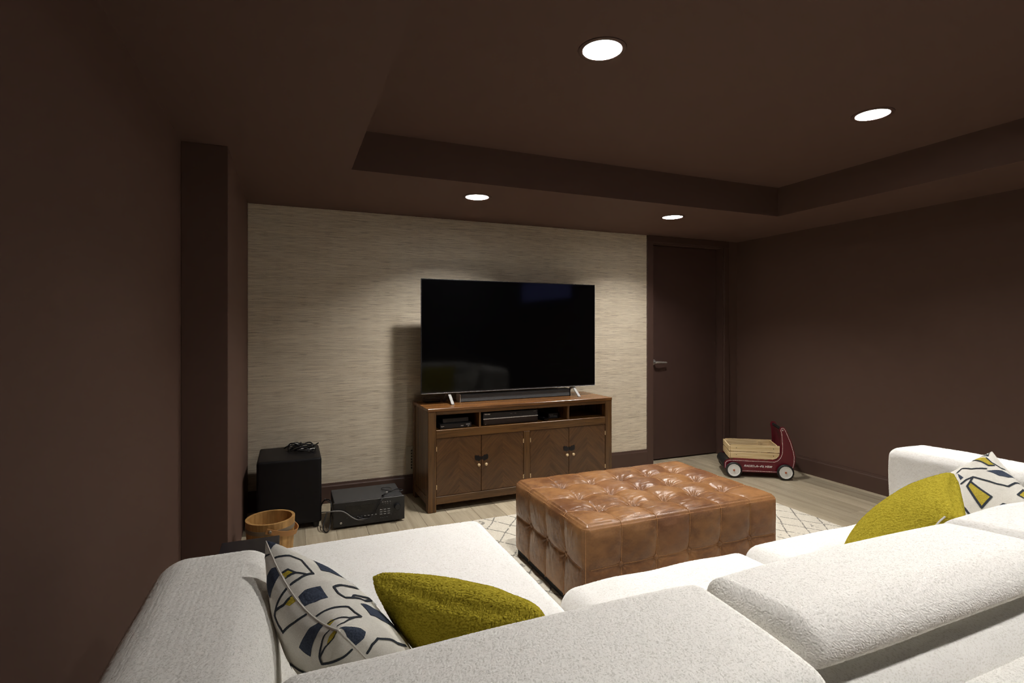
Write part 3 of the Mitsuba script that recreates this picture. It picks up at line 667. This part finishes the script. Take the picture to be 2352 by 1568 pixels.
# ------------------------------------------------------------------ television
V = 'television'
tag(V, 'large flat black television on the walnut console', 'television')
ts0, ts1, tz0, tz1, td = .004, 1.456, .782, 1.606, .20
add(V + '__panel', C(cat([cbox(ts0, ts1, td, td + .012, tz0, tz1, .002), cbox(ts0 + .12, ts1 - .12, td + .012, td + .055, tz0 + .01, tz0 + .50, .01)])), BLACK)
add(V + '__screen', C(box(ts0 + .005, ts1 - .005, td - .0012, td, tz0 + .012, tz1 - .005)), SCREEN, label='dark glossy screen')
add(V + '__bezel', C(cbox(ts0, ts1, td - .0022, td + .0, tz0, tz0 + .0035, .0006)), STEEL, label='thin silver bottom edge')
add(V + '__badge', C(box(.726, .734, td - .003, td, tz0 - .004, tz0 + .004)), GREY)
def strip(p0, p1, w, t):
    p0, p1 = np.array(p0), np.array(p1); d = unit(p1 - p0); x = np.array([1.0, 0, 0]); n = np.cross(d, x)
    m = trimesh.creation.box(extents=[w, t, np.linalg.norm(p1 - p0)]); R = np.stack([x, np.cross(d, x), d], 1); return xf(m, mat4(R, (p0 + p1) / 2))
for s in (.215, 1.262):
    m = cat([strip((s, .225, tz0 + .002), (s, .125, CH + .003), .021, .007), strip((s, .235, tz0 + .002), (s, .335, CH + .003), .021, .007), box(s - .0105, s + .0105, .118, .135, CH, CH + .006)])
    add(V + '__leg', C(m), STEEL, label='silver V shaped foot')

# ------------------------------------------------------------------ things on and in the console
U = 'soundbar'
tag(U, 'long dark grey cloth soundbar under the television', 'soundbar')
ss0, ss1, sd = .300, 1.233, .215
add(U + '__body', C(cbox(ss0 + .004, ss1 - .004, sd, sd + .09, CH, CH + .058, .006)), CLOTHG)
add(U + '__end_cap', C(cbox(ss0, ss0 + .004, sd - .001, sd + .091, CH, CH + .059, .001)), PLUG)
add(U + '__end_cap', C(cbox(ss1 - .004, ss1, sd - .001, sd + .091, CH, CH + .059, .001)), BLACK)
add('streaming_box', C(cbox(.062, .175, .30, .40, CH, CH + .026, .004)), GLOSSB, smooth=30, label='small black streaming box on the console left of the television foot', cat='media player')
B = 'dvd_player'
tag(B, 'slim black disc player in the left bay of the console', 'disc player')
add(B + '__case', C(cbox(.092, .325, .035, .22, .5565, .592, .003)), BLACK)
add(B + '__front_panel', C(cbox(.094, .268, .031, .036, .559, .589, .001)), BLACK)
add(B + '__button', C(cbox(.282, .312, .032, .036, .572, .584, .001)), GREY)
for s, w, z in ((.100, .022, .573), (.243, .02, .571), (.293, .012, .565)):
    add(B + '__print', C(box(s, s + w, .0303, .0312, z, z + .0032)), PRINT)
add('cable_box', C(cbox(.12, .31, .06, .21, .5925, .625, .003)), BLACK, label='small black box stacked on the disc player in the left bay', cat='cable box')
B = 'video_recorder'
tag(B, 'black video recorder with a silver strip in the middle bay of the console', 'video recorder')
add(B + '__case', C(cbox(.412, .85, .040, .30, .5565, .647, .003)), BLACK)
add(B + '__trim_strip', C(cbox(.413, .849, .0335, .041, .600, .606, .001)), PLUG, label='silver strip')
add(B + '__front_panel', C(cbox(.414, .848, .036, .041, .560, .598, .001)), GLOSSB)
tm = meshkit.text_mesh('TOSHIBA', .0075, .0006, bold=True)
tm = xf(tm, mat4(R_y, (.420, .0398, .632))); add(B + '__lettering', C(tm), PRINT)
for s, w, z in ((.625, .016, .628), (.815, .022, .634), (.66, .012, .629)):
    add(B + '__print', C(box(s, s + w, .0392, .0402, z, z + .003)), GREY)
add(B + '__jack', C(xf(lathe([(0, .004), (.003, .004), (.003, 0), (0, 0)], 12), mat4(R_y, (.430, .0365, .567)))), STEEL)
add('remote_control', C(xf(cbox(0, .045, 0, .15, 0, .02, .006), mat4(rotz(.30), (.905, .03, .5567)))), GLOSSB, label='black remote control on the shelf beside the video recorder', cat='remote control')
add('media_box', C(cbox(.97, 1.06, .10, .26, .5567, .60, .004)), BLACK, label='small black box at the right end of the middle bay', cat='media box')
add('media_box__vent', C(cat([box(.975, 1.01, .098, .1005, .583, .586), box(.985, 1.045, .098, .1005, .574, .577)])), GREY)

# wall plate beside the console
add('wall_plate', cbox(.803, .866, YF - .0075, YF - .0016, .152, .354, .002), IVORY, label='beige wall plate with a column of slots low on the wallpaper beside the console', cat='wall plate')
for i in range(7):
    add('wall_plate__slot', box(.842, .852, YF - .0079, YF - .007, .185 + i * .022, .185 + i * .022 + .011), DARK)

# ------------------------------------------------------------------ subwoofer with cables on top
B = 'subwoofer'
tag(B, 'black subwoofer box standing in the corner in front of the wallpaper', 'speaker')
add(B + '__cabinet', gridbox(lin(-.192, .179, .012), lin(3.545, 3.955, .012), lin(.035, .44, .012), .012), VINYL, smooth=True)
for x in (-.16, .147):
    for y in (3.58, 3.92):
        add(B + '__foot', move(lathe([(0, 0), (.016, 0), (.022, .036), (0, .036)], 16), x, y, 0), RUBBER, smooth=40)
def wander(c, r, n, seed, z=.005, flat=.35, turns=2.3):
    g = np.random.default_rng(seed); pts = []
    for i in range(n):
        th = i / n * turns * 2 * np.pi + g.uniform(-.3, .3)
        rr = r * g.uniform(.55, 1.1)
        pts.append((c[0] + rr * math.cos(th) * 1.25, c[1] + rr * math.sin(th) * .8, c[2] + z + abs(g.normal(0, 1)) * flat * .022))
    return np.array(pts)
B = 'cable_bundle'
tag(B, 'tangle of black audio cables lying on top of the subwoofer', 'cable')
for i, (cx_, cy_, r) in enumerate(((.06, 3.80, .07), (.11, 3.77, .055), (.02, 3.83, .05), (.085, 3.74, .06))):
    p = spline(wander((cx_, cy_, .44), r, 11, 20 + i, .006, 1.0), 130); p[:, 2] = np.maximum(p[:, 2], .445)
    p[:, 0] = np.clip(p[:, 0], -.15, .172)
    add(B + '__cord', tube(p, .0042, 7), BLACK, smooth=True)
for i, (x, y, z, a) in enumerate(((-.01, 3.84, .475, .9), (.035, 3.84, .478, -.6), (.075, 3.75, .463, .3), (.115, 3.72, .455, 1.2), (.13, 3.73, .458, .2))):
    m = xf(trimesh.creation.cylinder(radius=.0055, height=.028, sections=12), mat4(rotz(a) @ np.array([[0, 0, 1], [0, 1, 0], [-1, 0, 0.0]]), (x, y, z)))
    add(B + '__plug', m, PLUG, smooth=40, label='silver plug')

# ------------------------------------------------------------------ receiver
B = 'stereo_receiver'
tag(B, 'black stereo receiver on the floor between the subwoofer and the console', 'receiver')
rx0, rx1, ry0, ry1, rz0, rz1 = .243, .683, 3.455, 3.765, .018, .166
add(B + '__case', cbox(rx0 + .006, rx1 - .006, ry0 + .014, ry1, rz0, rz1 - .003, .003), RCVTOP)
add(B + '__front_panel', cbox(rx0, rx1, ry0, ry0 + .014, rz0 - .004, rz1, .002), BLACK)
add(B + '__display', box(rx0 + .07, rx0 + .25, ry0 - .001, ry0 + .002, rz0 + .075, rz0 + .12), GLOSSB)
def rbtn(x, z, w, hgt, m=GREY, nm='button'): add(B + '__' + nm, cbox(rx0 + x, rx0 + x + w, ry0 - .003, ry0 + .001, rz0 + z, rz0 + z + hgt, .0008), m)
for r in range(3):
    for c in range(3): rbtn(.282 + c * .024, .072 - r * .014, .016, .0045)
for c in range(5): rbtn(.282 + c * .0155, .119, .006, .005); rbtn(.284 + c * .0155, .107, .005, .0035, RCVTOP)
for c in range(3): rbtn(.352 + c * .014, .034 + .001 * c, .004, .005, RCVTOP)
for c in range(4): rbtn(.284 + c * .013, .022, .007, .004, RCVTOP)
for c in range(9): rbtn(.075 + c * .022, .048, .012, .003, GREY if c > 4 else RCVTOP)
add(B + '__volume_knob', xf(lathe([(0, .024), (.017, .024), (.019, .021), (.020, 0), (0, 0)], 28), mat4(R_y, (rx0 + .392, ry0, rz0 + .085))), BLACK, smooth=40)
for x in (.150, .183, .215): add(B + '__knob', xf(lathe([(0, .012), (.0045, .012), (.005, 0), (0, 0)], 16), mat4(R_y, (rx0 + x, ry0, rz0 + .033))), BLACK, smooth=40)
add(B + '__headphone_jack', xf(lathe([(.0025, .003), (.006, .003), (.006, 0), (.0025, 0)], 20), mat4(R_y, (rx0 + .045, ry0, rz0 + .022))), CHROME, smooth=40)
for x in (rx0 + .06, rx1 - .06):
    for y in (ry0 + .04, ry1 - .05): add(B + '__foot', move(lathe([(0, 0), (.022, 0), (.024, .0185), (0, .0185)], 20), x, y, 0), RUBBER, smooth=40)
zt = rz1 + .002
add('audio_cable', tube(spline([(.184, 3.60, .075), (.20, 3.52, .10), (.235, 3.44, .125), (.29, 3.437, .12), (.34, 3.437, .085), (.385, 3.437, .055), (.43, 3.438, .052)], 70), .0034, 7), GREY, smooth=True, label='grey cable running from the subwoofer across the receiver front', cat='cable')
add('audio_cable_001', cat([tube(spline([(.39, 3.437, .07), (.43, 3.432, .055), (.475, 3.432, .065), (.51, 3.436, .12), (.535, 3.44, .160), (.555, 3.49, zt + .004), (.59, 3.55, zt + .003), (.62, 3.57, zt + .003), (.655, 3.57, zt + .010), (.69, 3.545, zt + .006), (.665, 3.535, zt + .003)], 100), .0032, 7),
                         tube(spline([(.605, 3.56, zt + .003), (.625, 3.62, zt + .003), (.60, 3.665, zt + .003), (.565, 3.65, zt + .003), (.575, 3.61, zt + .003), (.61, 3.58, zt + .003)], 60), .0022, 6)]), BLACK, smooth=True, label='thin black cable with a plug looping over the receiver top', cat='cable')
for a_ in (.0, .028): add('audio_cable_001__plug', tube(np.array([(.545 + a_, 3.475 + a_ * 1.6, zt + .006), (.557 + a_, 3.495 + a_ * 1.6, zt + .006)]), .0062, 10), CHROME if a_ else BLACK, smooth=40)
add('audio_cable_002', tube(spline([(.182, 3.63, .11), (.20, 3.60, .15), (.228, 3.57, .158), (.234, 3.52, .12), (.226, 3.47, .05), (.205, 3.43, .006), (.190, 3.45, .006), (.192, 3.50, .05), (.212, 3.54, .09)], 90), .0034, 7), BLACK, smooth=True, label='black cable drooping in a loop between subwoofer and receiver', cat='cable')
add('power_cord', tube(spline([(.70, 3.80, .006), (.66, 3.83, .05), (.55, 3.85, .03), (.45, 3.90, .006), (.30, 3.92, .006), (.22, 3.96, .05)], 50), .0032, 7), BLACK, smooth=True, label='black power cord behind the receiver', cat='cable')

# ------------------------------------------------------------------ wooden bucket
B = 'wooden_bucket'
bx, by, bh, bR, br = -.097, 3.005, .280, .1175, .102
tag(B, 'round wooden stave bucket with a leather strap handle', 'bucket')
NST = 18
def rad(z): return br + (bR - br) * z / bh
for i in range(NST):
    a0, a1 = (i + .005) / NST * 2 * np.pi, (i + .995) / NST * 2 * np.pi; aa = np.linspace(a0, a1, 4); Vt = []
    for z in (0, bh):
        for dr_ in (0, -.014):
            for a in aa: Vt.append(((rad(z) + dr_) * math.cos(a), (rad(z) + dr_) * math.sin(a), z))
    m = trimesh.Trimesh(Vt, [], process=False)
    Fq = []
    o0, i0, o1, i1 = 0, 4, 8, 12
    for j in range(3): Fq += [[o0 + j, o0 + j + 1, o1 + j + 1, o1 + j], [i0 + j + 1, i0 + j, i1 + j, i1 + j + 1], [o1 + j, o1 + j + 1, i1 + j + 1, i1 + j], [o0 + j + 1, o0 + j, i0 + j, i0 + j + 1]]
    Fq += [[o0, o1, i1, i0], [o0 + 3, i0 + 3, i1 + 3, o1 + 3]]
    Fq = np.array(Fq); m = trimesh.Trimesh(np.array(Vt) + [bx, by, 0], np.vstack([Fq[:, [0, 1, 2]], Fq[:, [0, 2, 3]]]), process=False)
    add(B + '__stave', m, STAVE[i % 4])
add(B + '__bottom', move(trimesh.creation.cylinder(radius=br - .012, height=.012, sections=32), bx, by, .02), STAVE[0])
for z0, z1 in ((.226, .246), (.04, .060)):
    add(B + '__hoop', move(lathe([(rad(z0), z0), (rad(z0) + .002, z0), (rad(z1) + .002, z1), (rad(z1), z1)], 48), bx, by, 0), HOOP, smooth=40, label='metal hoop')
th = np.linspace(-np.pi / 2 - .12, np.pi / 2 + .12, 50)
cx_, sx_ = np.cos(th) * .135, np.sin(th) * .126
w_, tl = .013, math.radians(-20)
strapV, strapF = [], []
for c_, s_ in zip(cx_, sx_):
    for e in (-w_, w_):
        x = c_ * math.cos(tl) - e * math.sin(tl) * 1; z = c_ * math.sin(tl) + e * math.cos(tl)
        strapV.append((bx + x, by + s_, .248 + z))
nS = len(th)
sv = np.array(strapV); ctr_ = np.array([bx, by, .2])
outw = sv - ctr_; outw[:, 2] = 0; outw /= np.linalg.norm(outw, axis=1, keepdims=True)
VV = np.vstack([sv, sv + outw * .004])
for j in range(nS - 1):
    a, b, c, d = 2 * j, 2 * j + 1, 2 * j + 3, 2 * j + 2; o = 2 * nS
    strapF += [[a, b, c], [a, c, d], [a + o, c + o, b + o], [a + o, d + o, c + o], [b, b + o, c + o], [b, c + o, c], [a, d + o, a + o], [a, d, d + o]]
add(B + '__handle', trimesh.Trimesh(VV, strapF, process=False), RIM, smooth=40, label='tan strap handle hanging to the right')
for sgn in (-1, 1):
    m = xf(lathe([(0, .008), (.006, .007), (.0085, .003), (.0085, 0), (0, 0)], 16), mat4(np.array([[1, 0, 0], [0, 0, sgn], [0, -sgn, 0.0]]), (bx + .002, by + sgn * .130, .248)))
    add(B + '__rivet', m, HOOP, smooth=40)

# ------------------------------------------------------------------ low black side table between the chaise and the column
B = 'side_table'
tag(B, 'low black side table between the chaise and the wooden bucket', 'table')
add(B + '__top', cbox(-.268, -.045, 2.28, 2.535, .328, .35, .002), WOODB)
for x in (-.255, -.075):
    for y in (2.295, 2.503): add(B + '__leg', box(x, x + .017, y, y + .017, 0, .329), WOODB)

# ------------------------------------------------------------------ walker wagon (local: s along the side, n away from the camera, z up)
B = 'toy_wagon'
tag(B, 'red push wagon with wooden crate sides in the far right corner', 'toy wagon')
WO = np.array([3.428, 3.376, 0.0]); WA = math.radians(-34.669)
WM = mat4(rotz(WA), WO)
def Wg(m): return xf(m, WM)
R_s = np.array([[1, 0, 0], [0, 0, 1], [0, 1, 0.0]])    # polygon (s, z) extruded along +n
out = [(-.079, .072), (-.078, .116), (-.066, .136), (-.035, .147), (.021, .149), (.311, .149), (.335, .160), (.353, .182), (.365, .212), (.367, .268), (.362, .366), (.353, .405), (.357, .424), (.367, .433), (.382, .434), (.395, .426), (.409, .399), (.445, .311), (.466, .234), (.474, .190), (.472, .137), (.462, .098), (.445, .060), (.333, .050), (.065, .046), (-.05, .045)]
side = sg.Polygon(out).buffer(.004).buffer(-.004)
def plate(poly, n0, t): m = ext(poly, t); m = xf(m, mat4(R_s, (0, n0, 0))); m.fix_normals(); return m
WN0, WN1 = .030, .325
for n0 in (WN0, WN1 - .012):
    add(B + '__side_panel', Wg(plate(side, n0, .012)), RED)
line = side.buffer(-.0095).exterior.simplify(.0008)
pin = sg.LineString(line.coords).buffer(.0014)
add(B + '__pinstripe', Wg(plate(pin, WN0 - .0008, .001)), PINKW)
add(B + '__deck', Wg(box(-.05, .44, WN0 + .012, WN1 - .012, .105, .118)), RED)
add(B + '__front_roll', Wg(xf(trimesh.creation.cylinder(radius=.042, height=WN1 - WN0 - .026, sections=32), mat4(np.array([[1, 0, 0], [0, 0, 1], [0, -1, 0.0]]), (-.050, (WN0 + WN1) / 2, .100)))), RUBBER, smooth=40, label='black padded roll at the front')
add(B + '__handle_bar', Wg(xf(trimesh.creation.cylinder(radius=.012, height=WN1 - WN0 - .026, sections=20), mat4(np.array([[1, 0, 0], [0, 0, 1], [0, -1, 0.0]]), (.377, (WN0 + WN1) / 2, .408)))), RUBBER, smooth=40, label='black grip bar')
add(B + '__screw', Wg(xf(lathe([(0, .003), (.0045, .0025), (.006, 0), (0, 0)], 16), mat4(np.array([[1, 0, 0], [0, 0, -1], [0, 1, 0.0]]), (.377, WN0, .406)))), CHROME, smooth=50)
# crate slats
s1 = sg.Polygon([(-.028, .215), (.358, .215), (.358, .2705), (-.020, .2665), (-.028, .258)])
s2 = sg.Polygon([(-.028, .157), (.306, .157), (.332, .166), (.350, .185), (.356, .205), (.356, .2095), (-.028, .2095)])
for n0 in (WN0 + .014, WN1 - .014 - .010):
    for q in (s1, s2): add(B + '__slat', Wg(plate(q, n0, .010)), PINE)
for s, zz in ((.020, .243), (.310, .246), (.020, .186), (.310, .186)):
    add(B + '__nail', Wg(xf(lathe([(0, .0008), (.0032, .0008), (.0032, 0), (0, 0)], 10), mat4(np.array([[1, 0, 0], [0, 0, -1], [0, 1, 0.0]]), (s, WN0 + .014, zz)))), IRON)
fe = [(.262, .220), (.209, .160)]
for z1, z0 in fe:
    add(B + '__end_slat', Wg(cbox(-.040, -.030, WN0 + .010, WN1 - .010, z0 - .004, z1 - .001, .002)), PINE)
rp = sg.Polygon([(0, 0), (.255, 0), (.255, .055), (.235, .075), (.02, .075), (0, .055)])
m = ext(rp, .010); m = xf(m, mat4(np.array([[0, 0, 1], [1, 0, 0], [0, 1, 0.0]]), (.335, WN0 + .02, .197))); m.fix_normals()
add(B + '__end_slat', Wg(m), PINE)
for s in (-.026, .245):
    for n0 in (WN0 + .024, WN1 - .036):
        add(B + '__post', Wg(box(s, s + .022, n0, n0 + .012, .118, .258)), PINE)
tyre = lathe([(.050, -.013), (.058, -.013), (.064, -.008), (.066, 0), (.064, .008), (.058, .013), (.050, .013), (.050, -.013)], 40)
disc = lathe([(0, -.010), (.044, -.010), (.0455, -.013), (.050, -.0135), (.051, -.011), (.051, .010), (0, .010)], 40)
cap = lathe([(0, -.018), (.005, -.0175), (.008, -.014), (.008, -.009), (0, -.009)], 16)
RW = np.array([[1, 0, 0], [0, 0, 1], [0, -1, 0.0]])
for s in (-.007, .392):
    for n0, fl in ((.004, False), (WN1 + .026, True)):
        Rr = RW if not fl else RW @ np.diag([1, -1, -1.0])
        Mw = mat4(Rr, (s, n0 + .002, .066))
        w = B + '__wheel'; w = add(w, Wg(xf(tyre, Mw)), RUBBER, smooth=40)
        add(w + '__disc', Wg(xf(disc, Mw)), WHEELW, smooth=30); add(w + '__hub_cap', Wg(xf(cap, Mw)), COPPER, smooth=40)
    add(B + '__axle', Wg(xf(trimesh.creation.cylinder(radius=.004, height=WN1 - WN0 + .05, sections=12), mat4(RW, (s, (WN0 + WN1) / 2, .066)))), STEEL, smooth=40)
def word(t, hgt, s, z):
    m = meshkit.text_mesh(t, hgt, .0006, bold=True); w0 = m.bounds[1][0]
    sh = np.eye(4); sh[0, 1] = .32; m = xf(m, sh)
    return m, w0
for t, s, tw in (('RADIO', .076, .080), ('FLYER', .200, .092)):
    m, w0 = word(t, .0155, s, .09); sc = np.diag([tw / w0, 1, 1, 1.0]); m = xf(m, sc)
    m = xf(m, mat4(np.array([[1, 0, 0], [0, 0, -1], [0, 1, 0.0]]), (s, WN0 - .0002, .091)))
    add(B + '__lettering', Wg(m), PRINT)
fl = unary_union([sg.LineString([(.166, .0895), (.180, .108)]).buffer(.0013), sg.LineString([(.180, .108), (.186, .092)]).buffer(.0016), sg.LineString([(.160, .092), (.205, .1005)]).buffer(.0011)])
add(B + '__emblem', Wg(plate(fl, WN0 - .0008, .0008)), PRINT)
